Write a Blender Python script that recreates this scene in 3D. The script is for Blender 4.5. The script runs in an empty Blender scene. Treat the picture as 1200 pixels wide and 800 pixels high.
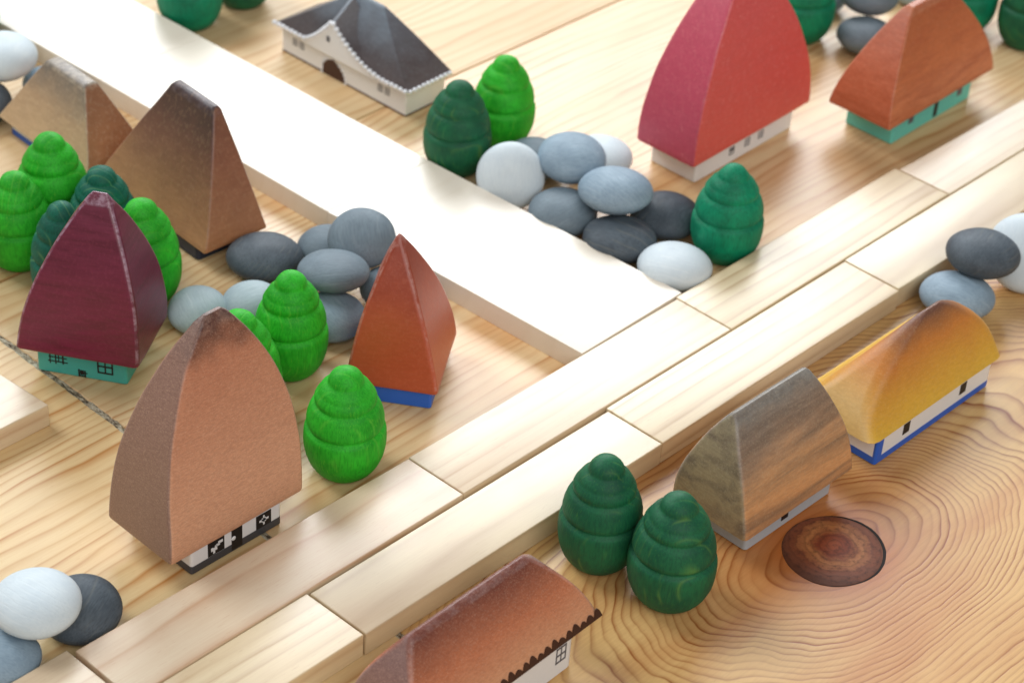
import bpy, bmesh, math, random
from mathutils import Vector, Matrix, noise
S = 0.01                      # all measures below are centimetres
random.seed(7)
sc = bpy.context.scene
COL = sc.collection

# ------------------------------------------------------------------ camera
CAM = (-33.3385, -34.2058, 46.65)
PITCH, YAW, ROLL, FPX = 0.632954, 0.847175, 0.074331, 2660.75
fw = Vector((math.sin(YAW)*math.cos(PITCH), math.cos(YAW)*math.cos(PITCH), -math.sin(PITCH)))
rt = fw.cross(Vector((0, 0, 1))).normalized(); up = rt.cross(fw)
r2 = math.cos(ROLL)*rt + math.sin(ROLL)*up; u2 = -math.sin(ROLL)*rt + math.cos(ROLL)*up
cd = bpy.data.cameras.new('camera'); cam = bpy.data.objects.new('camera', cd); COL.objects.link(cam)
M3 = Matrix((r2, u2, -fw)).transposed()
cam.matrix_world = Matrix.Translation(Vector(CAM)*S) @ M3.to_4x4()
cd.sensor_width = 36; cd.lens = FPX/1200*36; cd.clip_start = 0.02; cd.clip_end = 50
cd.dof.use_dof = True; cd.dof.focus_distance = 0.70; cd.dof.aperture_fstop = 18
sc.camera = cam

# ------------------------------------------------------------------ light
world = bpy.data.worlds.new('World'); sc.world = world; world.use_nodes = True
bg = world.node_tree.nodes['Background']
bg.inputs[0].default_value = (0.95, 0.97, 1.0, 1); bg.inputs[1].default_value = 0.25
def area(name, az, el, dist, w, h, power, col):
    """rectangular area light: azimuth measured from +y towards +x, seen from the middle of the table"""
    c = Vector((12, 8, 0))*S
    d = Vector((math.sin(math.radians(az))*math.cos(math.radians(el)), math.cos(math.radians(az))*math.cos(math.radians(el)), math.sin(math.radians(el))))
    l = bpy.data.lights.new(name, 'AREA'); l.shape = 'RECTANGLE'; l.size = w; l.size_y = h
    l.energy = power; l.color = col
    o = bpy.data.objects.new(name, l); COL.objects.link(o)
    o.location = c + d*dist; o.rotation_euler = (-d).to_track_quat('-Z', 'Y').to_euler()
    return o
area('window_light', -14, 44, 1.9, 0.75, 0.75, 21, (0.94, 0.975, 1.0))
area('window_glare', 47, 33, 2.3, 1.45, 0.8, 48, (0.93, 0.97, 1.0))
area('room_fill', 207, 40, 2.5, 2.2, 1.6, 35, (1.0, 0.972, 0.94))  # added soft fill from the viewer's side to brighten the front faces
sc.view_settings.view_transform = 'Standard'; sc.view_settings.look = 'None'
sc.view_settings.exposure = -0.08; sc.view_settings.gamma = 1.0

# ------------------------------------------------------------------ node helper
class NT:
    def __init__(s, name):
        s.m = bpy.data.materials.new(name); s.m.use_nodes = True
        s.t = s.m.node_tree; s.b = s.t.nodes['Principled BSDF']
        tc = s.t.nodes.new('ShaderNodeTexCoord'); s.nrm = tc.outputs['Normal']
        oi = s.t.nodes.new('ShaderNodeObjectInfo'); s.rnd = oi.outputs['Random']
        v = s.t.nodes.new('ShaderNodeVectorMath'); v.operation = 'SCALE'; s.t.links.new(tc.outputs['Object'], v.inputs[0]); v.inputs['Scale'].default_value = 1/S
        s.co = v.outputs[0]
    def put(s, sock, x):
        if isinstance(x, bpy.types.NodeSocket): s.t.links.new(x, sock)
        elif isinstance(x, (tuple, list)) and len(x) == 3 and sock.type == 'RGBA': sock.default_value = (*x, 1)
        else: sock.default_value = x
    def math(s, op, a, b=0.0, c=0.0):
        n = s.t.nodes.new('ShaderNodeMath'); n.operation = op
        s.put(n.inputs[0], a); s.put(n.inputs[1], b); s.put(n.inputs[2], c); return n.outputs[0]
    def vec(s, op, a, b=(0, 0, 0)):
        n = s.t.nodes.new('ShaderNodeVectorMath'); n.operation = op
        s.put(n.inputs[0], a); s.put(n.inputs[1], b); return n.outputs[0]
    def xyz(s, v):
        n = s.t.nodes.new('ShaderNodeSeparateXYZ'); s.put(n.inputs[0], v); return n.outputs
    def comb(s, x, y, z):
        n = s.t.nodes.new('ShaderNodeCombineXYZ'); s.put(n.inputs[0], x); s.put(n.inputs[1], y); s.put(n.inputs[2], z); return n.outputs[0]
    def noise(s, v, scale=1.0, detail=3, rough=.55, dist=0.0):
        n = s.t.nodes.new('ShaderNodeTexNoise'); s.put(n.inputs['Vector'], v)
        n.inputs['Scale'].default_value = scale; n.inputs['Detail'].default_value = detail
        n.inputs['Roughness'].default_value = rough; n.inputs['Distortion'].default_value = dist
        return n.outputs['Fac']
    def ramp(s, f, stops, interp='LINEAR'):
        n = s.t.nodes.new('ShaderNodeValToRGB'); s.put(n.inputs[0], f); r = n.color_ramp; r.interpolation = interp
        while len(r.elements) < len(stops): r.elements.new(.5)
        for e, (p, c) in zip(r.elements, stops):
            e.position = p; e.color = (c, c, c, 1) if not isinstance(c, (tuple, list)) else (*c, 1)
        return n.outputs['Color']
    def mix(s, f, a, b, mode='MIX'):
        n = s.t.nodes.new('ShaderNodeMix'); n.data_type = 'RGBA'; n.blend_type = mode
        s.put(n.inputs[0], f); s.put(n.inputs[6], a); s.put(n.inputs[7], b); return n.outputs[2]
    def out(s, col, rough=.5, bump=None, bstr=.2, bdist=.01, spec=.5, coat=0, sheen=0):
        s.put(s.b.inputs['Base Color'], col); s.put(s.b.inputs['Roughness'], rough)
        s.put(s.b.inputs['Specular IOR Level'], spec)
        if coat: s.b.inputs['Coat Weight'].default_value = coat; s.b.inputs['Coat Roughness'].default_value = .25
        if bump is not None:
            n = s.t.nodes.new('ShaderNodeBump'); s.put(n.inputs['Height'], bump)
            n.inputs['Strength'].default_value = bstr; n.inputs['Distance'].default_value = bdist*S
            s.t.links.new(n.outputs[0], s.b.inputs['Normal'])
        return s.m

def srgb(r, g, b):
    f = lambda c: (c/255/12.92 if c/255 <= .04045 else ((c/255+.055)/1.055)**2.4)
    return (f(r), f(g), f(b))

def pine(name, base, line, warm, spacing=.32, strength=.75, knot=None, seed=0.0, rough=.38, ringy=6.0, spec=.5, warmamt=.5, fleck=.3, warp=1.0):
    """sawn pine: growth rings about an axis running along x, warped, with fibres and pores"""
    n = NT(name)
    off = n.math('MULTIPLY', n.rnd, 37.0)
    co = n.vec('ADD', n.co, n.comb(n.math('ADD', off, seed), 0.0, 0.0))
    x, y, z = n.xyz(co)
    lx, ly, lz = n.xyz(n.co)
    if knot:
        kx, ky = knot
        dx = n.math('SUBTRACT', lx, kx); dy = n.math('SUBTRACT', ly, ky)
        w1 = n.noise(n.comb(n.math('MULTIPLY', lx, .10), n.math('MULTIPLY', ly, .16), seed), 1.0, 1, .4)
        w2 = n.noise(n.comb(n.math('MULTIPLY', lx, .45), n.math('MULTIPLY', ly, .7), seed+3), 1.0, 2, .45)
        ex = n.math('MULTIPLY', dx, n.math('ADD', .42, n.math('MULTIPLY', w1, .22)))
        F = n.math('SQRT', n.math('ADD', n.math('MULTIPLY', ex, ex), n.math('MULTIPLY', dy, dy)))
        r = n.math('SQRT', n.math('ADD', n.math('MULTIPLY', dx, dx), n.math('MULTIPLY', dy, dy)))
        calm = n.math('MULTIPLY_ADD', w2, .42, 0.0)
        F = n.math('ADD', F, n.math('ADD', n.math('MULTIPLY', w1, 2.2), calm))
    else:
        w1 = n.noise(n.comb(n.math('MULTIPLY', x, .05), n.math('MULTIPLY', y, .25), seed), 1.0, 2, .5)
        w2 = n.noise(n.comb(n.math('MULTIPLY', x, .25), n.math('MULTIPLY', y, .8), seed+5), 1.0, 2, .5)
        yy = n.math('ADD', y, n.math('MULTIPLY_ADD', n.rnd, ringy, -ringy*.5))
        zz = n.math('SUBTRACT', z, 1.6)
        F = n.math('SQRT', n.math('ADD', n.math('MULTIPLY', yy, yy), n.math('MULTIPLY', zz, zz)))
        F = n.math('ADD', F, n.math('ADD', n.math('MULTIPLY', w1, 2.6*warp), n.math('MULTIPLY', w2, .35*warp)))
        r = None
    F = n.math('ADD', F, n.math('MULTIPLY', n.math('SINE', n.math('MULTIPLY', F, 1.3)), .28))
    fr = n.math('FRACT', n.math('DIVIDE', F, spacing))
    patch = n.noise(n.comb(n.math('MULTIPLY', lx, .22), n.math('MULTIPLY', ly, .6), seed+31), 1.0, 3, .6)
    vary = n.noise(n.comb(n.math('FLOOR', n.math('DIVIDE', F, spacing)), seed, n.math('MULTIPLY', x, .03)), 3.1, 1, .5)
    ring = n.ramp(fr, [(0, .15), (.12, 0), (.5, .08), (.76, .55), (.88, 1), (1, .15)])
    rs = n.math('MULTIPLY', ring, n.math('MULTIPLY', n.math('MULTIPLY', n.ramp(vary, [(.3, .2), (.7, 1)]), n.ramp(patch, [(.3, .35), (.6, 1)])), strength))
    fib = n.noise(n.comb(n.math('MULTIPLY', x, .9), n.math('MULTIPLY', y, 22.0), n.math('MULTIPLY', z, 22.0)), 1.0, 3, .6)
    tone = n.noise(n.comb(n.math('MULTIPLY', x, .09), n.math('MULTIPLY', y, .42), seed+9), 1.0, 3, .6)
    c0 = n.mix(n.math('MULTIPLY', n.ramp(tone, [(.42, 0), (.72, 1)]), warmamt), base, warm)
    if knot:
        near = n.ramp(n.math('DIVIDE', r, 9.0), [(.15, 1), (.27, .6), (.5, .25), (1, 0)])
        c0 = n.mix(n.math('MULTIPLY', near, .95), c0, warm)
    c1 = n.mix(rs, c0, line)
    c2 = n.mix(n.math('MULTIPLY', n.ramp(fib, [(.35, 1), (.62, 0)]), fleck), c1, n.mix(.5, c1, line))
    pores = n.noise(n.comb(n.math('MULTIPLY', x, 2.2), n.math('MULTIPLY', y, 34.0), n.math('MULTIPLY', z, 30.0)), 1.0, 1, .5)
    c3 = n.mix(n.ramp(pores, [(.70, 0), (.76, .35)]), c2, line)
    h = n.math('ADD', n.math('MULTIPLY', fib, .5), n.math('MULTIPLY', rs, -.5))
    rr = n.math('MULTIPLY_ADD', fib, .22, rough-.11)
    return n.out(c3, rr, h, .25, .012, spec)

def stain(name, top, mid, low, zt, end=None, endamt=.8, grain=(2.2, 2.2, 9), fine=16., contrast=.35, rough=.42, spec=.5, streak=None, streakdir=(.35, .5, 2.6), scratch=0., pale=(.8, .75, .7), mpos=.55, edge=0.0, endaxis=0, wob=.4, wear=None):
    """stained, partly scorched block of hardwood; colour changes with height on the block"""
    n = NT(name)
    x, y, z = n.xyz(n.co)
    big = n.noise(n.vec('MULTIPLY', n.co, (.8, .8, .8)), 1., 3, .6)
    hz = n.math('ADD', n.math('DIVIDE', z, zt), n.math('MULTIPLY_ADD', big, wob, -wob*.5))
    c = n.ramp(hz, [(.1, low), (mpos, mid), (.97, top)])
    fib = n.noise(n.vec('MULTIPLY', n.co, (grain[0]*fine/9, grain[1]*fine/9, grain[2]*fine/9)), 1., 3, .65)
    spk = n.noise(n.vec('MULTIPLY', n.co, (fine*1.1, fine*1.1, fine*.8)), 1., 2, .6)
    if end:  # end faces tinted: grain tone, with window sheen and warm light painted in
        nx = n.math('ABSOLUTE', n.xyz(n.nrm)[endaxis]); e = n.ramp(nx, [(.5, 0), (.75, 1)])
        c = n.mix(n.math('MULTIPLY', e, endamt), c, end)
    if streak:
        st = n.noise(n.vec('MULTIPLY', n.co, streakdir), 1., 4, .6, .6)
        c = n.mix(n.ramp(st, [(.45, 0), (.66, .7)]), c, streak)
    if scratch:
        sv = n.vec('ADD', n.co, n.vec('MULTIPLY', n.comb(big, big, big), (3, 3, 3)))
        sn = n.noise(n.vec('MULTIPLY', sv, (5, 26, 3.2)), 1., 2, .5)
        c = n.mix(n.math('MULTIPLY', n.ramp(sn, [(.58, 0), (.68, 1)]), scratch), c, pale)
    c = n.mix(n.math('MULTIPLY', n.ramp(fib, [(.38, 1), (.60, 0)]), contrast), c, n.mix(1., c, (.45, .38, .36), 'MULTIPLY'))
    c = n.mix(n.math('MULTIPLY', n.ramp(spk, [(.52, 0), (.66, 1)]), contrast*.55), c, pale)
    if edge:
        g = n.t.nodes.new('ShaderNodeAttribute'); g.attribute_name = 'worn'
        wn = n.noise(n.vec('MULTIPLY', n.co, (3, 3, 3)), 1., 4, .7)
        c = n.mix(n.math('MULTIPLY', n.math('MULTIPLY', n.ramp(g.outputs['Fac'], [(.55, 0), (1, 1)]), n.ramp(wn, [(.42, .1), (.62, 1)])), edge), c, wear or pale)
    h = n.math('ADD', n.math('MULTIPLY', spk, .6), n.math('MULTIPLY', fib, .6))
    return n.out(c, n.math('MULTIPLY_ADD', fib, .2, rough-.08), h, .45, .012, spec)

def painted(name, col, rough=.45, var=.12):
    n = NT(name)
    a = n.noise(n.vec('MULTIPLY', n.co, (4, 4, 4)), 1., 3, .6)
    b = n.noise(n.vec('MULTIPLY', n.co, (20, 20, 20)), 1., 2, .6)
    c = n.mix(n.math('MULTIPLY', a, var*2), col, n.mix(1., col, (.6, .58, .55), 'MULTIPLY'))
    return n.out(c, rough, b, .25, .01)

def turned(name, col, dark, pale, flecks, axis='z', spacing=.30, lines=.6, rough=.58, fleckamt=.45, spec=.3):
    """lathe-turned beech, stained: rings appear as thin arcs, short fibre flecks"""
    n = NT(name)
    o = n.math('MULTIPLY', n.rnd, 50.)
    x, y, z = n.xyz(n.co)
    ax = n.math('MULTIPLY_ADD', n.rnd, 2.0, 1.6)
    w = n.noise(n.vec('ADD', n.vec('MULTIPLY', n.co, (.5, .5, .5)), n.comb(o, 0., 0.)), 1., 2, .5)
    if axis == 'z':
        dx = n.math('ADD', n.math('MULTIPLY_ADD', z, .25, x), ax); dy = n.math('ADD', y, n.math('MULTIPLY_ADD', z, -.16, 2.2))
    else:
        dx = n.math('ADD', y, ax); dy = n.math('ADD', z, n.math('MULTIPLY_ADD', n.rnd, 1.5, .9))
    F = n.math('SQRT', n.math('ADD', n.math('MULTIPLY', dx, dx), n.math('MULTIPLY', dy, dy)))
    F = n.math('ADD', F, n.math('MULTIPLY', w, .5))
    F = n.math('ADD', F, n.math('MULTIPLY', n.math('SINE', n.math('MULTIPLY', F, 1.3)), .28))
    fr = n.math('FRACT', n.math('DIVIDE', F, spacing))
    ln = n.ramp(fr, [(0, 1), (.07, .3), (.16, 0), (.86, 0), (1, 1)])
    big = n.noise(n.vec('ADD', n.vec('MULTIPLY', n.co, (1.1, 1.1, 1.1)), n.comb(o, o, 0.)), 1., 3, .6)
    sc3 = (20, 20, 2.2) if axis == 'z' else (2.2, 20, 20)
    fib = n.noise(n.vec('ADD', n.vec('MULTIPLY', n.co, sc3), n.comb(o, o, o)), 1., 3, .65)
    c = n.mix(n.ramp(big, [(.3, 0), (.7, .8)]), col, dark)
    c = n.mix(n.math('MULTIPLY', n.ramp(fib, [(.36, 1), (.54, 0)]), .6), c, dark)
    c = n.mix(n.math('MULTIPLY', n.ramp(fib, [(.58, 0), (.70, 1)]), n.math('MULTIPLY', n.ramp(big, [(.42, 0), (.6, 1)]), fleckamt)), c, flecks)
    msk = n.noise(n.vec('ADD', n.vec('MULTIPLY', n.co, (.9, .9, .9)), n.comb(0., o, o)), 1., 1, .5)
    c = n.mix(n.math('MULTIPLY', ln, n.math('MULTIPLY', n.ramp(msk, [(.48, 0), (.62, 1)]), lines)), c, pale)
    h = n.math('ADD', fib, n.math('MULTIPLY', ln, -.4))
    return n.out(c, n.math('MULTIPLY_ADD', fib, .2, rough-.1), h, .5, .014, spec)

# ------------------------------------------------------------------ objects helper
def link(name, me, mat=None, parent=None, smooth=None):
    o = bpy.data.objects.new(name, me); COL.objects.link(o)
    if mat is not None: me.materials.append(mat)
    if parent: o.parent = parent
    if smooth is not None:
        me.polygons.foreach_set('use_smooth', [True]*len(me.polygons))
        me.set_sharp_from_angle(angle=math.radians(smooth))
    return o
def pyd(name, vs, fs, mat=None, parent=None, smooth=None):
    me = bpy.data.meshes.new(name); me.from_pydata([tuple(c*S for c in v) for v in vs], [], fs); me.update()
    bm = bmesh.new(); bm.from_mesh(me); bmesh.ops.recalc_face_normals(bm, faces=bm.faces); bm.to_mesh(me); bm.free()
    return link(name, me, mat, parent, smooth)
def tag(o, label, cat, group=None, kind=None):
    if label: o['label'] = label
    if cat: o['category'] = cat
    if group: o['group'] = group
    if kind: o['kind'] = kind
    return o
def slab_mesh(name, pts, z0, z1, bevel=.035, seg=2, cuts=0):
    """prism over polygon pts with softened edges"""
    bm = bmesh.new()
    lo = [bm.verts.new((x*S, y*S, z0*S)) for x, y in pts]; hi = [bm.verts.new((x*S, y*S, z1*S)) for x, y in pts]
    bm.faces.new(lo[::-1]); bm.faces.new(hi)
    k = len(pts)
    for i in range(k): bm.faces.new((lo[i], lo[(i+1) % k], hi[(i+1) % k], hi[i]))
    bmesh.ops.recalc_face_normals(bm, faces=bm.faces)
    if bevel: bmesh.ops.bevel(bm, geom=list(bm.edges), offset=bevel*S, segments=seg, affect='EDGES', profile=.6)
    me = bpy.data.meshes.new(name); bm.to_mesh(me); bm.free(); return me

# ------------------------------------------------------------------ materials
P_BASE = srgb(226, 198, 152); P_LINE = srgb(190, 132, 74); P_WARM = srgb(208, 148, 84)
m_board_mid = pine('pine board varnished', P_BASE, srgb(180, 116, 56), P_WARM, .42, 1.1, seed=2.3, ringy=2, warmamt=.65)
m_board_back = pine('pine board far', srgb(218, 190, 146), srgb(184, 132, 76), srgb(204, 158, 98), .55, .9, seed=11.3, ringy=2, warmamt=.6, rough=.5)
m_board_left = pine('pine board left', srgb(226, 200, 150), srgb(184, 126, 62), srgb(214, 166, 100), .44, 1.2, seed=21.7, ringy=2, warmamt=.4)
m_board_knot = pine('pine board with knot', srgb(222, 184, 122), srgb(140, 70, 14), srgb(172, 88, 26), .215, 1.25, knot=(13.93, -6.43), seed=4.1, warmamt=.55)
BL = [pine('sawn pine block %s' % w, b, l, wm, sp, st, seed=sd, rough=.36, ringy=3, warmamt=wa, fleck=.25, warp=wp, spec=.85) for w, b, l, wm, sp, st, sd, wa, wp in [
    ('straight', srgb(222, 204, 174), srgb(178, 132, 90), srgb(204, 168, 130), .34, .7, 3., .5, .35),
    ('striped', srgb(224, 206, 170), srgb(166, 124, 74), srgb(206, 176, 134), .30, 1.0, 8., .4, .25),
    ('plain', srgb(214, 196, 160), srgb(172, 142, 106), srgb(188, 160, 128), .7, .8, 14., .8, .6),
    ('pinkish', srgb(224, 206, 178), srgb(182, 126, 80), srgb(212, 180, 148), .45, .95, 17., .8, .6),
    ('glare_white', srgb(228, 218, 202), srgb(214, 200, 178), srgb(222, 210, 190), .8, .35, 23., .5, .5)]]  # paler, low-grain copy of the block pine, window glare put into its colour

# ------------------------------------------------------------------ table top (setting)
table = bpy.data.objects.new('table', None); COL.objects.link(table)
tag(table, 'pine table top of wide varnished boards with a dark knot', None, kind='structure')
def board(x0, x1, y0, y1, mat, jag=()):
    """board with top at z=0; edges named in jag are worn and irregular"""
    pts = []
    def run(a, b, n, edge):
        for i in range(n):
            f = i/n; px = a[0]+(b[0]-a[0])*f; py = a[1]+(b[1]-a[1])*f
            if edge in jag and i > 0:
                d = .035*noise.noise((px*2.2, py*2.2, 3)) + .03*noise.noise((px*7, py*7, 1))
                if edge in 'lr': px += d
                else: py += d
            pts.append((px, py))
    nl = 260
    run((x0, y0), (x1, y0), 1, 'f'); run((x1, y0), (x1, y1), nl if 'r' in jag else 1, 'r')
    run((x1, y1), (x0, y1), 1, 'b'); run((x0, y1), (x0, y0), nl if 'l' in jag else 1, 'l')
    me = slab_mesh('board', pts, -2.4, 0, .03, 1)
    return link('board', me, mat, table)
board(1.46, 95, -45, 1.15, m_board_knot, 'l')
board(1.46, 95, 1.20, 22.27, m_board_mid, 'l')
board(1.46, 95, 22.35, 46, m_board_back, 'l')
board(1.46, 95, 46.06, 80, m_board_mid, 'l')
board(-70, 1.24, -45, -3.05, m_board_left, 'r')
board(-70, 1.24, -3.0, 26, m_board_left, 'r')
board(-70, 1.24, 26.05, 80, m_board_back, 'r')
# grey dirt packed into the joint
dv, df = [], []
N_ = 620
for i in range(N_+1):
    y = -40 + 100*i/N_
    for j, xx in enumerate((1.1, 1.26, 1.35, 1.44, 1.6)):
        zz = -.035 + .09*noise.noise((xx*9, y*3.1, 0)) - (.04 if j in (0, 4) else 0)
        dv.append((xx, y, min(zz, -.006)))
for i in range(N_):
    for j in range(4): a = i*5+j; df.append((a, a+1, a+6, a+5))
nd = NT('joint dirt'); dn = nd.noise(nd.vec('MULTIPLY', nd.co, (9, 4, 9)), 1., 4, .7)
m_dirt = nd.out(nd.ramp(dn, [(.36, srgb(70, 58, 44)), (.46, srgb(140, 128, 106)), (.62, srgb(196, 188, 166))]), .9, dn, .6, .03)
dirt = pyd('joint_filler', dv, df, m_dirt, table); dirt['label'] = 'grey crumbly dirt packed in the joint between table boards'
# the knot, a plug of dark wood let into the board
KX, KY = 13.93, -6.43
nk = NT('dark knot wood'); kx, ky, kz = nk.xyz(nk.co)
rr_ = nk.math('SQRT', nk.math('ADD', nk.math('MULTIPLY', nk.math('SUBTRACT', kx, .25), nk.math('SUBTRACT', kx, .25)), nk.math('MULTIPLY', nk.math('SUBTRACT', ky, .1), nk.math('SUBTRACT', ky, .1))))
kn = nk.noise(nk.co, 1.5, 4, .65); kf = nk.noise(nk.vec('MULTIPLY', nk.co, (5, 5, 5)), 1., 4, .7)
kr = nk.math('FRACT', nk.math('DIVIDE', nk.math('ADD', rr_, nk.math('MULTIPLY', kn, .5)), .24))
kc = nk.ramp(nk.math('ADD', nk.math('DIVIDE', rr_, 1.75), nk.math('MULTIPLY_ADD', kn, .5, -.25)), [(0, srgb(160, 80, 44)), (.3, srgb(128, 58, 32)), (.5, srgb(176, 112, 64)), (.7, srgb(128, 68, 40)), (.88, srgb(112, 62, 40)), (1, srgb(92, 50, 30))])
kc = nk.mix(nk.math('MULTIPLY', nk.ramp(kr, [(0, 1), (.3, 0), (.8, 0), (1, 1)]), .35), kc, srgb(70, 36, 22))
kc = nk.mix(nk.ramp(kf, [(.5, 0), (.68, .55)]), kc, srgb(52, 30, 22))
m_knot = nk.out(kc, nk.math('MULTIPLY_ADD', kf, .25, .40), kf, .3, .02, spec=.3)
kv, kfc = [(0, 0, .012)], []
vdir = Vector((math.sin(YAW), math.cos(YAW))); 
for j, (q, zz) in enumerate([(.35, .012), (.7, .012), (.96, .0115), (.992, .004), (1.0, -.03)]):
    for i in range(56):
        a = 2*math.pi*i/56; w = 1+.025*math.sin(2*a+1)+.02*noise.noise((math.cos(a)*1.5, math.sin(a)*1.5, 5))
        kv.append((1.66*q*w*math.cos(a), 1.58*q*w*math.sin(a), zz))
for i in range(56): kfc.append((0, 1+i, 1+(i+1) % 56))
for j in range(4):
    for i in range(56): a = 1+j*56; kfc.append((a+i, a+56+i, a+56+(i+1) % 56, a+(i+1) % 56))
kno = pyd('knot', kv, kfc, m_knot, table, 40); kno.location = (KX*S, KY*S, .002*S)
# dark crack round the plug
m_black = painted('black crack', srgb(28, 18, 12), .8)
cv, cf = [], []
for i in range(57):
    a = 2*math.pi*i/56; w = 1+.025*math.sin(2*a+1)+.02*noise.noise((math.cos(a)*1.5, math.sin(a)*1.5, 5))
    th = .004 + .055*max(0, math.cos(a+.6))**1.0 + .02*abs(noise.noise((a*3, 0, 0)))
    for q in (w*1.0 - .004, w*(1.0) + th): cv.append((1.66*q*math.cos(a), 1.58*q*math.sin(a), .004))
for i in range(56): cf.append((2*i, 2*i+1, 2*i+3, 2*i+2))
ck = pyd('knot_crack', cv, cf, m_black, table); ck.location = (KX*S, KY*S, 0)

# ------------------------------------------------------------------ road blocks
T = .85
def block(pts, mat, label, z=T, bev=.045):
    cx = sum(p[0] for p in pts)/len(pts); cy = sum(p[1] for p in pts)/len(pts)
    me = slab_mesh('wooden_block', [(a-cx, b-cy) for a, b in pts], 0, z, bev, 3)
    o = link('wooden_block', me, mat); o.location = (cx*S, cy*S, .002*S)
    me.polygons.foreach_set('use_smooth', [True]*len(me.polygons)); me.set_sharp_from_angle(angle=math.radians(50))
    return tag(o, label, 'wooden block', 'pale wooden blocks laid as a road')
# front row
block([(-13.25, .10), (-.04, .06), (-.09, 2.47), (-13.25, 2.48)], BL[1], 'striped pale block at the lower left end of the front road row')
block([(.02, .03), (13.10, .02), (13.06, 2.36), (-.03, 2.40)], BL[2], 'pale road block left of the two dark green trees, in the front row')
block([(13.14, .03), (26.12, .04), (26.12, 2.50), (13.12, 2.50)], BL[1], 'pale road block directly behind the walnut brown house, in the front row')
block([(26.17, .12), (39.3, .0), (39.3, 2.55), (26.17, 2.56)], BL[2], 'washed out road block behind the dark and blue pebbles at the right')
block([(39.35, .0), (52, .0), (52, 2.52), (39.35, 2.52)], BL[0], 'front row road block running out of the photo at the right edge')
# back row
block([(-19.6, 2.66), (-6.62, 2.70), (-6.66, 5.28), (-19.6, 5.30)], BL[0], 'road block in the bottom left corner beside the stacked pebbles')
block([(-6.48, 2.54), (6.52, 2.55), (6.46, 4.97), (-6.51, 5.09)], BL[3], 'long pinkish road block in front of the tall copper house')
block([(6.56, 2.57), (19.68, 2.57), (19.66, 5.02), (6.50, 5.00)], BL[0], 'road block forming the T junction with the wide white road')
block([(19.72, 2.57), (32.84, 2.64), (32.80, 5.12), (19.70, 5.12)], BL[1], 'striped road block in front of the emerald tree and white pebble')
block([(32.88, 2.62), (46, 2.60), (46, 4.75), (32.86, 4.95)], BL[0], 'road block in front of the orange house with turquoise walls')
block([(46.04, 2.60), (59, 2.58), (59, 4.7), (46.04, 4.73)], BL[3], 'back row road block beyond the top right corner trees')
# wide road
block([(14.74, 5.06), (20.08, 5.16), (19.42, 17.28), (14.12, 17.20)], BL[4], 'wide white road block nearest the T junction, beside the pebble pile', bev=.02)
block([(14.12, 17.208), (19.42, 17.288), (18.98, 30.2), (13.72, 30.1)], BL[4], 'middle block of the wide white road, behind the tall brown house', bev=.02)
block([(13.72, 30.108), (18.98, 30.208), (18.5, 43.2), (13.2, 43.2)], BL[4], 'farthest block of the wide white road at the top left corner', bev=.02)
# loose block at the left edge
block([(-13.3, 14.55), (-.29, 14.66), (-.48, 17.12), (-13.5, 17.02)], BL[0], 'loose pale block at the left edge in front of the maroon house')

# ------------------------------------------------------------------ houses
def rring(X, Y, rc, ox, oy, z, nseg=3, sub=5):
    """rounded rectangle ring of points"""
    pts = []
    rc = min(rc, X*.95, Y*.95)
    cs = [(X-rc, Y-rc, 0), (-X+rc, Y-rc, 90), (-X+rc, -Y+rc, 180), (X-rc, -Y+rc, 270)]
    arcs = []
    for cx, cy, a0 in cs:
        arcs.append([(cx+rc*math.cos(math.radians(a0+90*i/nseg)), cy+rc*math.sin(math.radians(a0+90*i/nseg))) for i in range(nseg+1)])
    for k in range(4):
        pts += arcs[k]
        a = arcs[k][-1]; b = arcs[(k+1) % 4][0]
        L_ = math.hypot(b[0]-a[0], b[1]-a[1]); m_ = min(.3, .035/max(L_, 1e-4))
        for f in (m_, .25 if m_ < .25 else m_+.01, .5, .75 if m_ < .25 else 1-m_-.01, 1-m_): pts.append((a[0]+(b[0]-a[0])*f, a[1]+(b[1]-a[1])*f))
    return [(x+ox, y+oy, z) for x, y in pts]
def loft(rings, cap0=True, cap1=True):
    vs, fs = [], []; k = len(rings[0])
    for r in rings: vs += r
    for j in range(len(rings)-1):
        for i in range(k): fs.append((j*k+i, j*k+(i+1) % k, (j+1)*k+(i+1) % k, (j+1)*k+i))
    if cap0: fs.append(tuple(range(k))[::-1])
    if cap1:
        b = (len(rings)-1)*k; c = [sum(v[a] for v in rings[-1])/k for a in range(3)]; vs.append(tuple(c)); m = len(vs)-1
        for i in range(k): fs.append((b+i, b+(i+1) % k, m))
    return vs, fs
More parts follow.
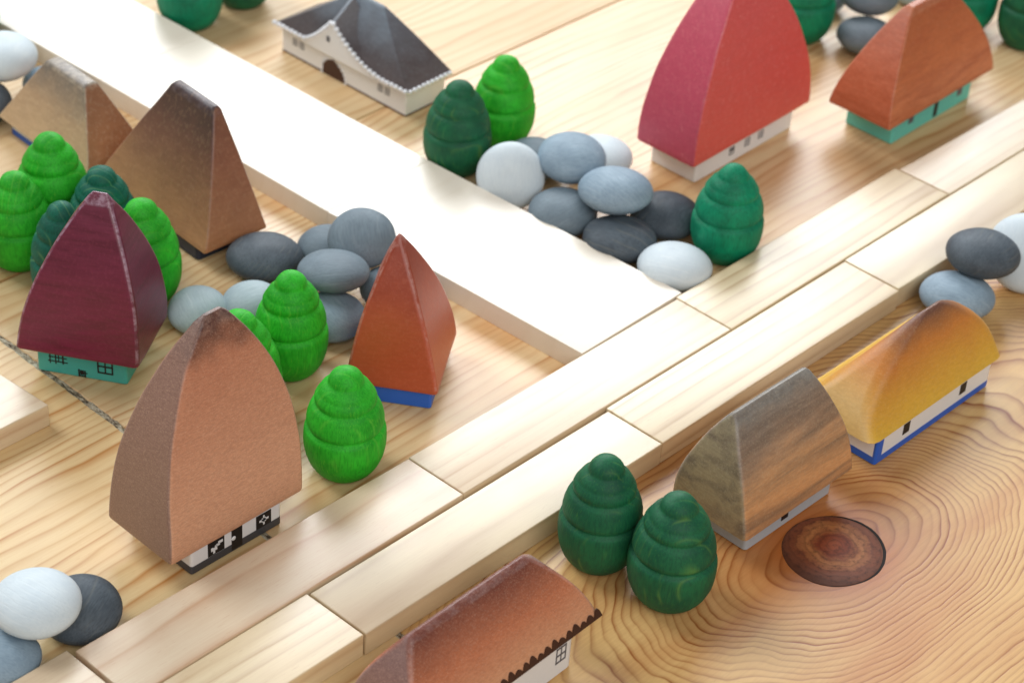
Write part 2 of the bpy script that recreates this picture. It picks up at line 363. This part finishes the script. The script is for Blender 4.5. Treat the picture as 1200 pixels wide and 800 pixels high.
HS = {
 'copper_tall': [0.26, 7.45, 0.0, 2.61, 1.52, 0.95, 8.19, 0.38, 0.12, 2.88, 1.61, 1.78, 1.42, 0.22, -0.18],
 'maroon': [2.97, 16.58, 0.57, 1.58, 2.11, 1.12, 6.63, 0.03, 0.29, 2.07, 1.9, 1.12, 1.56, 0.18, -0.47],
 'tan_flared': [10.669, 21.37, -0.055, 1.426, 3.343, 0.697, 5.274, 0.166, 1.195, 0.938, 1.13, 1.256, 2.706, 0.54, -0.408],
 'beige': [10.635, 27.687, -0.04, 1.507, 2.959, 0.623, 3.455, 0.27, 1.233, 0.996, 1.043, 1.278, 2.4, 0.019, -0.03],
 'red': [30.123, 11.548, 0.026, 3.778, 1.442, 1.112, 7.88, 0.637, 0.5, 1.967, 2.1, 3.118, 1.118, -0.052, 0.145],
 'orange': [38.106, 8.206, 0.017, 3.74, 1.501, 1.179, 5.231, 1.304, 0.208, 1.724, 1.432, 2.816, 1.138, 0.013, 0.042],
 'rust': [10.145, 9.072, 0.607, 1.82, 1.543, 0.713, 5.709, 0.064, 0.06, 1.92, 1.547, 1.681, 1.323, -0.052, 0.246],
 'walnut': [13.973, -3.45, -0.011, 2.736, 1.517, 0.937, 4.585, 1.809, 0.1, 2.253, 1.837, 2.143, 1.177, -0.165, 0.168],
 'yellow': [21.55, -3.181, -0.003, 3.82, 1.75, 1.158, 4.0, 0.42, 0.08, 1.95, 0.75, 3.248, 1.62, 0.579, -0.40],
 'copper_low': [1.32, -3.16, 0.03, 3.7, 1.41, 1.5, 3.74, 2.33, 0.08, 1.9, 1.37, 2.81, 1.24, -0.26, 0.3],
 'grey': [23.001, 24.832, 0.024, 1.288, 3.866, 1.247, 3.458, 0.05, 0.769, 1.096, 0.962, 1.122, 3.6, 0.182, -0.187],
}
def roofpt(q, sx, sy, t, k=1.0):
    _, _, _, ax, ay, z0, H, rx, ry, px, py, bx, by, dx, dy = q
    X = rx+(ax-rx)*(1-t**px); Y = ry+(ay-ry)*(1-t**py)
    return X, Y, dx*t, dy*t, z0+(H-z0)*t
def house(key, label, roof_mat, base_mat, rc=.13, under=.05, band=None, brc=.09):
    q = HS[key]; x, y, th, ax, ay, z0, H, rx, ry, px, py, bx, by, dx, dy = q
    e = bpy.data.objects.new('toy_house', None); COL.objects.link(e); e.location = (x*S, y*S, 0); e.rotation_euler = (0, 0, th)
    e.empty_display_size = .02
    tag(e, label, 'toy house', 'hand painted wooden toy houses')
    rings = []
    rings.append(rring(ax*.9, ay*.9, rc, 0, 0, z0+.02))
    rings.append(rring(ax-under*1.6, ay-under*1.6, rc, 0, 0, z0))
    rings.append(rring(ax-under*.5, ay-under*.5, rc, 0, 0, z0+.02))
    NL = 34
    for i in range(NL):
        t = .012 + .988*(i/(NL-1))
        X, Y, ox, oy, z = roofpt(q, 0, 0, t)
        # the sawn top edge is rounded over
        rd = .10 if min(rx, ry) > .05 else .07
        over = H - z
        if over < rd: s_ = rd-math.sqrt(max(0, rd*rd-(rd-over)**2)); X = max(X-s_*.6, .03); Y = max(Y-s_*.6, .03)
        rings.append(rring(X, Y, rc if t < .96 else rc*.8, ox, oy, z))
    X, Y, ox, oy, z = roofpt(q, 0, 0, 1); rings.append(rring(max(X-.08, .012), max(Y-.08, .012), .03, ox, oy, z+.004))
    vs, fs = loft(rings)
    sd = hash(key) % 97 if False else len(key)*3.7
    vs = [(a+.022*noise.noise((a*.8+sd, b*.8, c*.8)), b+.022*noise.noise((a*.8, b*.8+sd, c*.8)), c) for a, b, c in vs]
    ro = pyd('roof', vs, fs, roof_mat, e, 46)
    at = ro.data.attributes.new('worn', 'FLOAT', 'POINT'); nr = len(rings)
    for i_ in range(len(vs)):
        j_ = i_ // 36; corner = (i_ % 36) % 9 in (1, 2)
        at.data[i_].value = 1.0 if (corner and j_ > 3) or j_ >= nr-4 else 0.0
    zb = 0.004
    if band:
        bh, bm_ = band
        vs, fs = loft([rring(bx-.05, by-.05, brc, 0, 0, zb), rring(bx+.006, by+.006, brc, 0, 0, zb+.05), rring(bx+.006, by+.006, brc, 0, 0, bh)])
        pyd('base_band', vs, fs, bm_, e, 40)
    vs, fs = loft([rring(bx-.05, by-.05, brc, 0, 0, zb+.003), rring(bx, by, brc, 0, 0, zb+.06), rring(bx, by, brc, 0, 0, z0+.05)])
    pyd('wall', vs, fs, base_mat, e, 40)
    return e, q
def mark(e, q, face, u, w, z0, z1, mat, name='window', strokes=None, smat=None, th=.014, skew=0):
    """painted mark on a wall: face 'f' = long front (-y), 'l' = left (-x). u = centre 0..1 along the face"""
    bx, by = q[11], q[12]
    def P(a, z, d):
        if face == 'f': return (-bx+2*bx*a, -by-d, z)
        return (-bx-d, by-2*by*a, z)
    L = 2*bx if face == 'f' else 2*by
    def quadset(a0, a1, za, zb, d):
        vs = []; 
        for dd in (-.01, d):
            vs += [P(a0, za, dd), P(a1, za, dd), P(a1, zb+skew, dd), P(a0, zb, dd)]
        return vs, [(0, 1, 2, 3), (4, 5, 6, 7), (0, 1, 5, 4), (1, 2, 6, 5), (2, 3, 7, 6), (3, 0, 4, 7)]
    def bars(lst, d):
        V, Fc = [], []
        for a0, a1, za, zb in lst:
            vs, fs = quadset(a0, a1, za, zb, d); o_ = len(V); V += vs; Fc += [tuple(i+o_ for i in f) for f in fs]
        return V, Fc
    a0, a1 = u-w/2/L, u+w/2/L
    win = None
    if mat:
        V, Fc = bars([(a0, a1, z0, z1)], th); win = pyd(name, V, Fc, mat, e)
    if strokes:
        lst = []
        for (s0, s1, t0, t1) in strokes:
            lst.append((a0+(a1-a0)*s0, a0+(a1-a0)*s1, z0+(z1-z0)*t0, z0+(z1-z0)*t1))
        V, Fc = bars(lst, th+(.008 if mat else 0)); pyd('glazing_bars' if mat else name, V, Fc, smat, win if win else e)
    return win
GRID = [(0, .1, 0, 1), (.9, 1, .02, 1), (.46, .55, 0, 1), (0, 1, 0, .1), (0, 1, .9, 1), (0, 1, .44, .54)]

m_white = painted('white paint', srgb(232, 232, 232), var=.05); m_blackp = painted('black paint', srgb(26, 24, 26), .5)
m_dkgrey = painted('dark grey paint', srgb(70, 72, 78)); m_turq = painted('turquoise paint', srgb(70, 178, 170)); m_blue = painted('blue paint', srgb(38, 98, 200))
m_navy = painted('navy paint', srgb(30, 42, 66)); m_gry = painted('pale grey paint', srgb(176, 182, 186)); m_ink = painted('grey ink', srgb(92, 92, 100))
m_brown = painted('dark brown paint', srgb(62, 30, 20)); m_turq2 = painted('light turquoise paint', srgb(104, 205, 190)); m_dot = painted('white dot paint', srgb(235, 236, 240))

R_copper = stain('copper stained roof', srgb(84, 50, 46), srgb(192, 128, 98), srgb(216, 164, 130), 8.2, end=srgb(140, 112, 102), endamt=.88, fine=24, contrast=.34, mpos=.84, pale=srgb(240, 204, 178), wob=.22, edge=0.12, wear=srgb(222, 198, 184))  # greyed end face holds the cool window sheen as colour
R_maroon = stain('maroon stained roof', srgb(112, 44, 66), srgb(114, 34, 62), srgb(122, 24, 66), 6.6, fine=10, grain=(1.2, 1.2, 14), contrast=.25, pale=srgb(150, 66, 90), rough=.34, streak=srgb(94, 30, 48), streakdir=(.4, .4, 3.0), edge=0.5, wear=srgb(200, 176, 196))
R_tan = stain('scorched tan roof', srgb(62, 46, 46), srgb(124, 82, 66), srgb(192, 140, 98), 5.4, endaxis=1, end=srgb(164, 100, 66), endamt=.45, fine=7, contrast=.2, pale=srgb(204, 166, 130), mpos=.62, wob=.3, edge=0.15, wear=srgb(150, 140, 150))  # more orange end face: warm light painted into the stain
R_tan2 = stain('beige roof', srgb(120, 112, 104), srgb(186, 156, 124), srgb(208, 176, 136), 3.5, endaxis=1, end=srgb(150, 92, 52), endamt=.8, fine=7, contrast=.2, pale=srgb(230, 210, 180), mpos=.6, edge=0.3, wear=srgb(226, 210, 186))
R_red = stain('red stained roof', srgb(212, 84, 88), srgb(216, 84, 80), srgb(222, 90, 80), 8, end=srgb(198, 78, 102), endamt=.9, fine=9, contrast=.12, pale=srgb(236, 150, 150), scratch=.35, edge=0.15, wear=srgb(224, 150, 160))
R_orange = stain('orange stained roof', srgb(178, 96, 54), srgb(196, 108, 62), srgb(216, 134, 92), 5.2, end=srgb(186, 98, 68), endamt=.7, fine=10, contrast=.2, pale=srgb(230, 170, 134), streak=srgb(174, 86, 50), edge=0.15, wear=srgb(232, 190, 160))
R_rust = stain('rust red stained roof', srgb(146, 60, 42), srgb(184, 84, 54), srgb(186, 82, 50), 5.7, fine=9, contrast=.12, pale=srgb(224, 150, 120), rough=.32, edge=0.35, wear=srgb(214, 176, 168))
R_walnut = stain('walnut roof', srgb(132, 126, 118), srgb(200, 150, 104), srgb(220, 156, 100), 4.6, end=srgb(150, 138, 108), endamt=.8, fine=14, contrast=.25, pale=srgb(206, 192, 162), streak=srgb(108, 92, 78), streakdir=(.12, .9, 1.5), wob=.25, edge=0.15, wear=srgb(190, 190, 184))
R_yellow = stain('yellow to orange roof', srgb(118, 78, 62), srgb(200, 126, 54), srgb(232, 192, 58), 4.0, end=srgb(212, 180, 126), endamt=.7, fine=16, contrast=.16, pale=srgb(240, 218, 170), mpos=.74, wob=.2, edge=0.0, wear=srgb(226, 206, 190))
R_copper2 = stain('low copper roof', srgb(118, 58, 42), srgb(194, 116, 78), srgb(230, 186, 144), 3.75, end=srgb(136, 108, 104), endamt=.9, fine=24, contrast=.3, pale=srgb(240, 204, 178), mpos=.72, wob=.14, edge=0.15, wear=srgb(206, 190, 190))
R_grey = stain('grey slate coloured roof', srgb(122, 134, 146), srgb(82, 76, 78), srgb(98, 80, 74), 3.5, endaxis=1, end=srgb(74, 58, 56), endamt=.85, fine=8, contrast=.2, pale=srgb(140, 144, 150))  # dark brown end face: its shaded side is put into the colour

e, q = house('copper_tall', 'tall copper brown house with pointed arched roof, white wall, black door and windows', R_copper, m_white, rc=.12, band=(.34, m_dkgrey))
mark(e, q, 'f', .27, .64, .36, .90, m_blackp, 'window', [(.18, .30, .30, .55), (.3, .42, .1, .5), (.42, .55, .28, .62), (.5, .72, .5, .66), (.62, .9, .62, .80)], m_white)
mark(e, q, 'f', .50, .42, .10, .94, m_blackp, 'door')
kn_ = bmesh.new(); bmesh.ops.create_icosphere(kn_, subdivisions=2, radius=.085*S); mk = bpy.data.meshes.new('door_knob'); kn_.to_mesh(mk); kn_.free()
dk = link('door_knob', mk, m_white, e, 60); dk.location = ((-q[11]+2*q[11]*.462)*S, (-q[12]-.012)*S, .55*S); dk.scale = (1, .35, 1)
mark(e, q, 'f', .80, .60, .34, .86, m_blackp, 'window', [(.45, .55, .15, .85), (.2, .82, .44, .58), (.36, .64, .36, .66)], m_white)

e, q = house('maroon', 'maroon house with steep curved roof on turquoise walls with inked grid windows', R_maroon, m_turq, rc=.15)
mark(e, q, 'l', .22, .55, .42, .92, None, 'window', [(.05, .12, 0, 1), (.85, .95, .05, .9), (.4, .48, 0, 1), (.6, .66, .2, .9), (-.05, 1.2, .16, .24), (0, 1.15, .5, .57), (0, 1, .9, .98)], m_blackp)
mark(e, q, 'l', .50, .28, .06, .36, None, 'door', [(.0, .2, 0, 1), (.25, .7, .3, .9), (.75, .95, 0, .9), (.1, 1.15, .5, .62), (.2, .8, .05, .2)], m_blackp)
mark(e, q, 'l', .76, .55, .34, .94, None, 'window', GRID, m_blackp)

e, q = house('tan_flared', 'tan brown house with flared skirted roof scorched dark along its ridge', R_tan, m_navy, rc=.10, brc=.15)
e, q = house('beige', 'low beige house behind the light green trees, blue band at its foot', R_tan2, m_white, rc=.08, band=(.3, m_blue))
e, q = house('red', 'tall red house with crimson gable end and three small grey windows in its white wall', R_red, m_white, rc=.14)
for u, wd in ((.36, .32), (.52, .32), (.66, .32)):
    mark(e, q, 'f', u, wd, .40, .74, None, 'window', GRID+[(.1, .9, .5, .8)] if u < .4 else GRID, m_ink)
e, q = house('orange', 'orange brown house on light turquoise walls at the top right', R_orange, m_turq2, rc=.08)
mark(e, q, 'f', .22, .34, .55, .85, m_ink, 'window'); mark(e, q, 'f', .54, .27, .16, .80, m_blackp, 'door'); mark(e, q, 'f', .84, .34, .5, .88, m_ink, 'window')
e, q = house('rust', 'rust red pyramid roofed house with plain bright blue base', R_rust, m_blue, rc=.13)
e, q = house('walnut', 'walnut brown house with grey streaked roof, grey wall and one black window', R_walnut, m_gry, rc=.16, brc=.12)
mark(e, q, 'f', .44, .34, .30, .64, m_blackp, 'window')
e, q = house('yellow', 'low yellow house shading to orange at the ridge, white walls with blue foot', R_yellow, m_white, rc=.42, band=(.32, m_blue))
vs, fs = loft([rring(.19, .09, .08, -q[11]+.18, -q[12]+.08, .3), rring(.19, .09, .08, -q[11]+.18, -q[12]+.08, 1.12)])
pyd('corner_stripe', vs, fs, m_blue, e, 40)
mark(e, q, 'f', .245, .36, .56, 1.0, m_blackp, 'window'); mark(e, q, 'f', .745, .36, .56, 1.0, m_blackp, 'window')

e, q = house('copper_low', 'low copper house cut by the bottom edge, brown scalloped eaves over white wall', R_copper2, m_white, rc=.17, brc=.2)
mark(e, q, 'f', .90, .44, .55, 1.15, None, 'window', GRID, m_ink)
# scalloped trim along the front eave
def frontpt(q, lx, t):
    X, Y, ox, oy, z = roofpt(q, 0, 0, t); return Vector((lx, -Y+oy, z))
ax = q[3]; lx = -ax+.2; i = 0
sc_me = []
while lx < ax-.06:
    w = .33 if i % 2 else .37; h = .075+.02*(i % 3)
    vs, fs = [], []
    nn = 7
    top = [(lx - w/2 + w*k/nn, h*math.sin(math.pi*k/nn)**.7 + .014) for k in range(nn+1)]
    for d in (.0, .022):
        for (px_, t_) in top: p_ = frontpt(q, px_, max(t_, .002)); vs.append((p_.x, p_.y-d-.012, p_.z+.0))
        for (px_, t_) in top: p_ = frontpt(q, px_, .002); vs.append((p_.x, p_.y-d-.012, p_.z-.01))
    m = nn+1
    for k in range(nn):
        fs += [(k, k+1, m+k+1, m+k), (2*m+k, 2*m+k+1, 3*m+k+1, 3*m+k), (k, k+1, 2*m+k+1, 2*m+k), (m+k, m+k+1, 3*m+k+1, 3*m+k)]
    pyd('scallop', vs, fs, m_brown, e)
    lx += w*.88; i += 1

# grey house with the cross gable
e, q = house('grey', 'dark grey roofed house with white dotted eaves and a pointed gable over a brown door', R_grey, m_white, rc=.05, brc=.06)
ax, ay, z0 = q[3], q[4], q[5]
def gz(v):
    u = (v-.45); u = u/1.75 if u > 0 else -u/3.1
    return z0 + 1.42*max(0, 1-u)**(1.5 if v > .45 else 2.1)
gys = [2.2-5.0*i/30 for i in range(31)]
vs, fs = [], []
for xx, lift in ((-ax-.02, 1.0), (-.15, 1.62)):
    for v in gys: vs.append((xx, v, z0+.03+(gz(v)-z0)*lift))
    for v in gys: vs.append((xx, v, z0+.0))
m = 31
for k in range(30): fs += [(k, k+1, 2*m+k+1, 2*m+k), (m+k, m+k+1, 3*m+k+1, 3*m+k), (k, k+1, m+k+1, m+k), (2*m+k, 2*m+k+1, 3*m+k+1, 3*m+k)]
pyd('gable_roof', vs, fs, R_grey, e, 30)
vs, fs = [], []
for xx in (-ax-.045, -ax+.06):
    for v in gys: vs.append((xx, v, max(gz(v)-.05, z0+.004)))
    for v in gys: vs.append((xx, v, z0-.16))
for k in range(30): fs += [(k, k+1, 2*m+k+1, 2*m+k), (m+k, m+k+1, 3*m+k+1, 3*m+k), (k, k+1, m+k+1, m+k), (2*m+k, 2*m+k+1, 3*m+k+1, 3*m+k)]
pyd('gable_wall', vs, fs, m_white, e)
db = bmesh.new()
def dot(c, r):
    bmesh.ops.create_icosphere(db, subdivisions=1, radius=r*S, matrix=Matrix.Translation(Vector(c)*S))
v = ay-.05
while v > -ay:
    zz = gz(v)+.02 if -2.8 < v < 2.2 else z0+.04
    dot((-ax-.05, v, zz), .115+.02*random.random())
    sl = abs((gz(v-.05)-gz(v))/.05) if -2.8 < v < 2.2 else 0
    v -= .25/math.sqrt(1+sl*sl)
xx = -ax+.1
while xx < ax: dot((xx, -ay-.03, z0+.05), .10+.02*random.random()); xx += .25
me = bpy.data.meshes.new('dotted_trim'); db.to_mesh(me); db.free(); link('dotted_trim', me, m_dot, e, 60)['kind'] = 'stuff'
# brown arched door with pale dots
vs = []; fs = []
dc = -.35-.0
prof_d = [(-.62, .0), (-.60, .42), (-.36, .68), (0, .82), (.34, .64), (.62, .34), (.70, .0)]
for xx in (-q[11]-.012, -q[11]+.01):
    for a, z in prof_d: vs.append((xx, .55-a, z+.02))
k = len(prof_d); fs = [tuple(range(k)), tuple(range(k, 2*k))] + [(i, (i+1) % k, k+(i+1) % k, k+i) for i in range(k)]
dr = pyd('door', vs, fs, m_brown, e)
db = bmesh.new()
for a, z in prof_d + [(-.61, .2), (-.5, .56), (.5, .5), (.68, .18)]:
    bmesh.ops.create_icosphere(db, subdivisions=1, radius=.055*S, matrix=Matrix.Translation(Vector((-q[11]-.02, .55-a*1.05, z*1.04+.03))*S))
me = bpy.data.meshes.new('dotted_frame'); db.to_mesh(me); db.free(); link('dotted_frame', me, m_dot, dr, 60)
for u in (.11, .165, .80, .855):
    mark(e, q, 'l', u, .26, .55, .86, None, 'window', GRID, m_ink)
mark(e, q, 'l', .41, .16, 1.72, 1.95, m_ink, 'attic_window', th=.24)
vs, fs = loft([rring(q[11]+.01, q[12]+.01, .06, 0, 0, .002), rring(q[11]+.01, q[12]+.01, .06, 0, 0, .07)])
pyd('base_band', vs, fs, m_brown, e)  # thin dark strip, the shadow line at the foot painted in

# ------------------------------------------------------------------ trees
PROF = [(0, .46), (.004, .52), (.02, .62), (.06, .74), (.12, .86), (.2, .95), (.29, .995), (.38, 1.0), (.43, .985), (.45, .96), (.462, .89), (.474, .872), (.492, .915), (.515, .94), (.56, .925), (.61, .885), (.655, .83), (.676, .79), (.687, .732), (.698, .715), (.714, .738), (.74, .742), (.77, .70), (.785, .672), (.794, .645), (.804, .638), (.83, .59), (.85, .53), (.864, .485), (.874, .44), (.885, .422), (.900, .418), (.92, .395), (.945, .345), (.965, .28), (.983, .19), (.995, .09), (1, 0)]
def make_tree(R, H, mat, seed, groove=1.0, knob=1.0):
    rnd = random.Random(seed)
    # subdivide the profile smoothly
    pr = []
    for i in range(len(PROF)-1):
        a, b = PROF[i], PROF[i+1]
        pr.append(a)
        if b[0]-a[0] > .03: pr.append(((a[0]+b[0])/2, (a[1]+b[1])/2+.004))
    pr.append(PROF[-1])
    k = 56; vs, fs = [], []
    ph = rnd.random()*6
    for t, r in pr[:-1]:
        if t > .9: r *= knob
        for i in range(k):
            a = 2*math.pi*i/k
            w = 1+.008*math.sin(2*a+ph+t*2)
            tt = t + .006*math.sin(a+ph)*(1 if .3 < t < .96 else 0)
            nz = .006*noise.noise((math.cos(a)*2+seed, math.sin(a)*2, t*7))
            vs.append(((R*r*w+nz*R)*math.cos(a), (R*r*w+nz*R)*math.sin(a), H*tt))
    n = len(pr)-1
    vs.append((0, 0, H)); top = len(vs)-1
    for j in range(n-1):
        for i in range(k): fs.append((j*k+i, j*k+(i+1) % k, (j+1)*k+(i+1) % k, (j+1)*k+i))
    for i in range(k): fs.append(((n-1)*k+i, (n-1)*k+(i+1) % k, top))
    fs.append(tuple(range(k))[::-1])
    return pyd('toy_tree', vs, fs, mat, None, 70)
m_light = turned('light green stained wood', srgb(52, 194, 44), srgb(22, 138, 22), srgb(120, 205, 70), srgb(130, 200, 60), fleckamt=.4, lines=.28)
m_dark = turned('dark green stained wood', srgb(28, 108, 68), srgb(10, 70, 50), srgb(120, 165, 70), srgb(76, 132, 52), fleckamt=.4, lines=.3)
m_emer = turned('emerald stained wood', srgb(0, 146, 104), srgb(0, 96, 68), srgb(70, 170, 130), srgb(40, 160, 120), fleckamt=.3, lines=.2)
m_teal = turned('teal green stained wood', srgb(18, 112, 88), srgb(6, 72, 60), srgb(130, 180, 110), srgb(60, 140, 106), fleckamt=.3, lines=.3)
TR = [
 (5.31, 6.69, 1.32, 4.03, m_light, 'light green tree standing alone between the tall copper house and the road'),
 (7.51, 11.75, 1.26, 4.01, m_light, 'light green tree just left of the rust red house'),
 (4.6, 10.98, 1.42, 4.2, m_light, 'light green tree mostly hidden behind the tall copper house'),
 (6.45, 18.22, 1.33, 4.1, m_light, 'light green tree peeking out right of the maroon roof'),
 (6.89, 21.0, 1.28, 3.9, m_teal, 'teal green tree behind the maroon roof, in front of the tan house'),
 (4.32, 19.85, 1.18, 4.1, m_teal, 'small dark teal tree squeezed between light green tree and maroon roof'),
 (4.55, 22.85, 1.25, 3.75, m_light, 'light green tree at the left edge, left of the dark teal one'),
 (6.59, 23.56, 1.36, 4.2, m_light, 'light green tree in front of the low beige house'),
 (3.5, 25.6, 1.3, 4.0, m_dark, 'dark green tree cut off by the left edge'),
 (12.35, 37.0, 1.3, 4.2, m_emer, 'emerald tree in the top left corner'),
 (20.32, 32.56, 1.4, 4.1, m_emer, 'emerald tree cut by the top edge beside the wide white road'),
 (23.25, 32.61, 1.35, 4.0, m_dark, 'dark green tree cut by the top edge, left of the grey house'),
 (20.78, 17.16, 1.32, 3.87, m_dark, 'dark green tree in front of the grey house corner'),
 (23.66, 17.49, 1.25, 3.76, m_light, 'light green tree at the end of the grey house, behind the white pebble'),
 (24.08, 6.46, 1.33, 3.93, m_emer, 'emerald tree at the right end of the middle pebble pile'),
 (39.58, 15.07, 1.4, 4.1, m_emer, 'emerald tree behind the right side of the red house'),
 (45.9, 10.97, 1.38, 4.1, m_emer, 'emerald tree behind the orange roof'),
 (46.73, 8.3, 1.3, 4.1, m_dark, 'dark green tree in the top right corner'),
 (8.11, -1.73, 1.3, 4.11, m_dark, 'dark green tree next to the road, left one of the front pair'),
 (8.48, -4.29, 1.36, 4.03, m_dark, 'dark green tree nearest the viewer, beside the walnut house'),
]
for i, (x, y, R_, H_, mt, lb) in enumerate(TR):
    o = make_tree(R_, H_, mt, i+1, knob=.92 if mt == m_emer else 1.0)
    o.location = (x*S, y*S, .003*S)
    o.rotation_euler = (0, 0, (i*2.399) % 6.28 if i not in (18, 19) else 0.4)
    tag(o, lb, 'toy tree', 'turned wooden toy trees')

# ------------------------------------------------------------------ pebbles
m_pw = turned('white stained pebble wood', srgb(212, 222, 226), srgb(196, 208, 215), srgb(230, 233, 233), srgb(224, 229, 230), axis='x', lines=.25, fleckamt=.25, spacing=.22)
m_pb = turned('blue grey pebble wood', srgb(150, 170, 184), srgb(118, 138, 154), srgb(182, 194, 202), srgb(168, 184, 194), axis='x', lines=.25, fleckamt=.35, spacing=.22)
m_pm = turned('slate pebble wood', srgb(120, 135, 144), srgb(96, 110, 120), srgb(148, 156, 160), srgb(134, 144, 149), axis='x', lines=.25, fleckamt=.4, spacing=.22)
m_pd = turned('dark slate pebble wood', srgb(90, 100, 108), srgb(58, 66, 74), srgb(128, 128, 118), srgb(106, 112, 116), axis='x', lines=.35, fleckamt=.45, spacing=.24)
m_pg = turned('pale grey green pebble wood', srgb(172, 188, 192), srgb(152, 170, 177), srgb(206, 214, 214), srgb(190, 202, 205), axis='x', lines=.25, fleckamt=.35, spacing=.22)
def make_pebble(a, c, mat, seed):
    bm = bmesh.new(); bmesh.ops.create_uvsphere(bm, u_segments=48, v_segments=28, radius=1)
    for v in bm.verts:
        p = v.co.copy()
        r = math.hypot(p.x, p.y)
        # cushion profile: a little fuller than an ellipsoid towards the rim
        k = 1 + .05*math.sin(math.pi*min(1, r))*abs(p.z)
        nz = 1+.018*noise.noise((p.x*1.3+seed*3, p.y*1.3, p.z*1.3))
        v.co = Vector((p.x*a*nz, p.y*a*nz, p.z*c*k*nz))*S
    me = bpy.data.meshes.new('wooden_pebble'); bm.to_mesh(me); bm.free()
    return link('wooden_pebble', me, mat, None, 80)
e1 = Vector((math.cos(YAW), -math.sin(YAW), 0)); cf_ = Vector((math.sin(YAW), math.cos(YAW), 0))
PB = [
 (20.63, 14.17, 1.15, 1.29, .67, 1.01, m_pw, 'white pebble tilted on edge beside the wide road, right of the dark green tree'),
 (22.57, 12.87, 1.8, 1.3, .67, .16, m_pb, 'blue grey pebble on top of the middle pile, right of the white tilted one'),
 (24.9, 13.4, .66, 1.25, .66, 0, m_pw, 'white pebble at the back of the middle pile, left of the red house'),
 (22.9, 15.0, .61, 1.15, .6, .1, m_pm, 'slate pebble half hidden behind the white tilted pebble'),
 (22.07, 10.22, 1.84, 1.4, .73, -.12, m_pb, 'blue grey pebble lying highest in the centre of the middle pile'),
 (20.86, 11.64, .69, 1.30, .69, .03, m_pm, 'slate grey pebble against the road below the two blue grey ones'),
 (21.1, 9.02, .73, 1.37, .70, -.1, m_pd, 'dark slate pebble against the wide road, behind the front white one'),
 (23.62, 8.95, .70, 1.34, .70, -.01, m_pd, 'darkest pebble between the pile and the emerald tree'),
 (21.28, 6.50, .73, 1.37, .71, -.1, m_pw, 'white pebble in the corner of the two roads'),
 (10.59, 16.62, .72, 1.37, .71, -.1, m_pd, 'dark slate pebble in front of the tan flared house'),
 (12.80, 15.7, .62, 1.12, .61, .06, m_pm, 'slate pebble behind, between two larger dark ones near the wide road'),
 (13.10, 14.27, 1.60, 1.22, .63, .44, m_pm, 'large slate pebble resting highest beside the wide road'),
 (10.89, 13.35, 1.68, 1.26, .56, -.12, m_pm, 'slate pebble lying across the pile behind the light green tree'),
 (6.85, 15.8, .60, 1.05, .58, .2, m_pg, 'pale grey pebble right of the maroon house'),
 (8.46, 14.81, .62, 1.08, .6, .12, m_pg, 'pale blue grey pebble left of the light green tree'),
 (10.05, 12.47, .62, 1.15, .6, .15, m_pb, 'light blue grey pebble between green tree and rust red roof'),
 (12.78, 12.34, .61, 1.15, .61, .06, m_pm, 'slate pebble peeping out behind the rust red roof'),
 (-6.64, 6.65, 1.70, 1.29, .67, .04, m_pw, 'white pebble on top of the bottom left stack'),
 (-5.24, 6.50, .67, 1.20, .63, .2, m_pd, 'dark slate pebble at the bottom left, under the white one'),
 (-8.09, 6.50, .62, 1.18, .61, -.09, m_pb, 'blue grey pebble under the white one in the bottom left corner'),
 (11.06, 32.73, 1.72, 1.36, .71, .13, m_pw, 'white pebble lying on others at the top left edge'),
 (9.26, 31.87, .68, 1.24, .64, .2, m_pd, 'dark pebble below the white one at the top left edge'),
 (12.30, 31.6, .56, 1.0, .56, 0, m_pb, 'blue pebble showing behind the ridge of the beige house'),
 (42.24, 13.57, 1.78, 1.29, .67, .13, m_pm, 'slate pebble on top of the pile between red and orange houses'),
 (40.9, 12.55, .67, 1.27, .67, -.04, m_pm, 'slate pebble lying below the other between red and orange houses'),
 (42.42, 16.1, .62, 1.09, .57, .2, m_pb, 'blue grey pebble behind the emerald tree at the top edge'),
 (46.35, 13.8, .70, 1.3, .70, .1, m_pg, 'pale pebble behind the peak of the orange house'),
 (29.05, -1.34, 1.86, 1.36, .71, -.05, m_pd, 'dark slate pebble on top of the right hand pile'),
 (27.63, -1.45, .73, 1.36, .71, -.12, m_pb, 'light blue pebble under the dark one at the right'),
 (31.25, -1.95, 1.2, 1.52, .8, .76, m_pw, 'large white pebble leaning at the right edge'),
]
for i, (x, y, z, a, c, ph, mt, lb) in enumerate(PB):
    o = make_pebble(a, c, mt, i)
    n_ = math.cos(ph)*Vector((0, 0, 1)) - math.sin(ph)*cf_
    e2_ = n_.cross(e1)
    sp = (i*1.7) % 3.1 - 1.5
    a1 = math.cos(sp)*e1+math.sin(sp)*e2_; a2 = n_.cross(a1)
    M = Matrix((a1, a2, n_)).transposed().to_4x4(); M.translation = Vector((x, y, z))*S
    o.matrix_world = M
    tag(o, lb, 'wooden pebble', 'stained wooden pebbles')
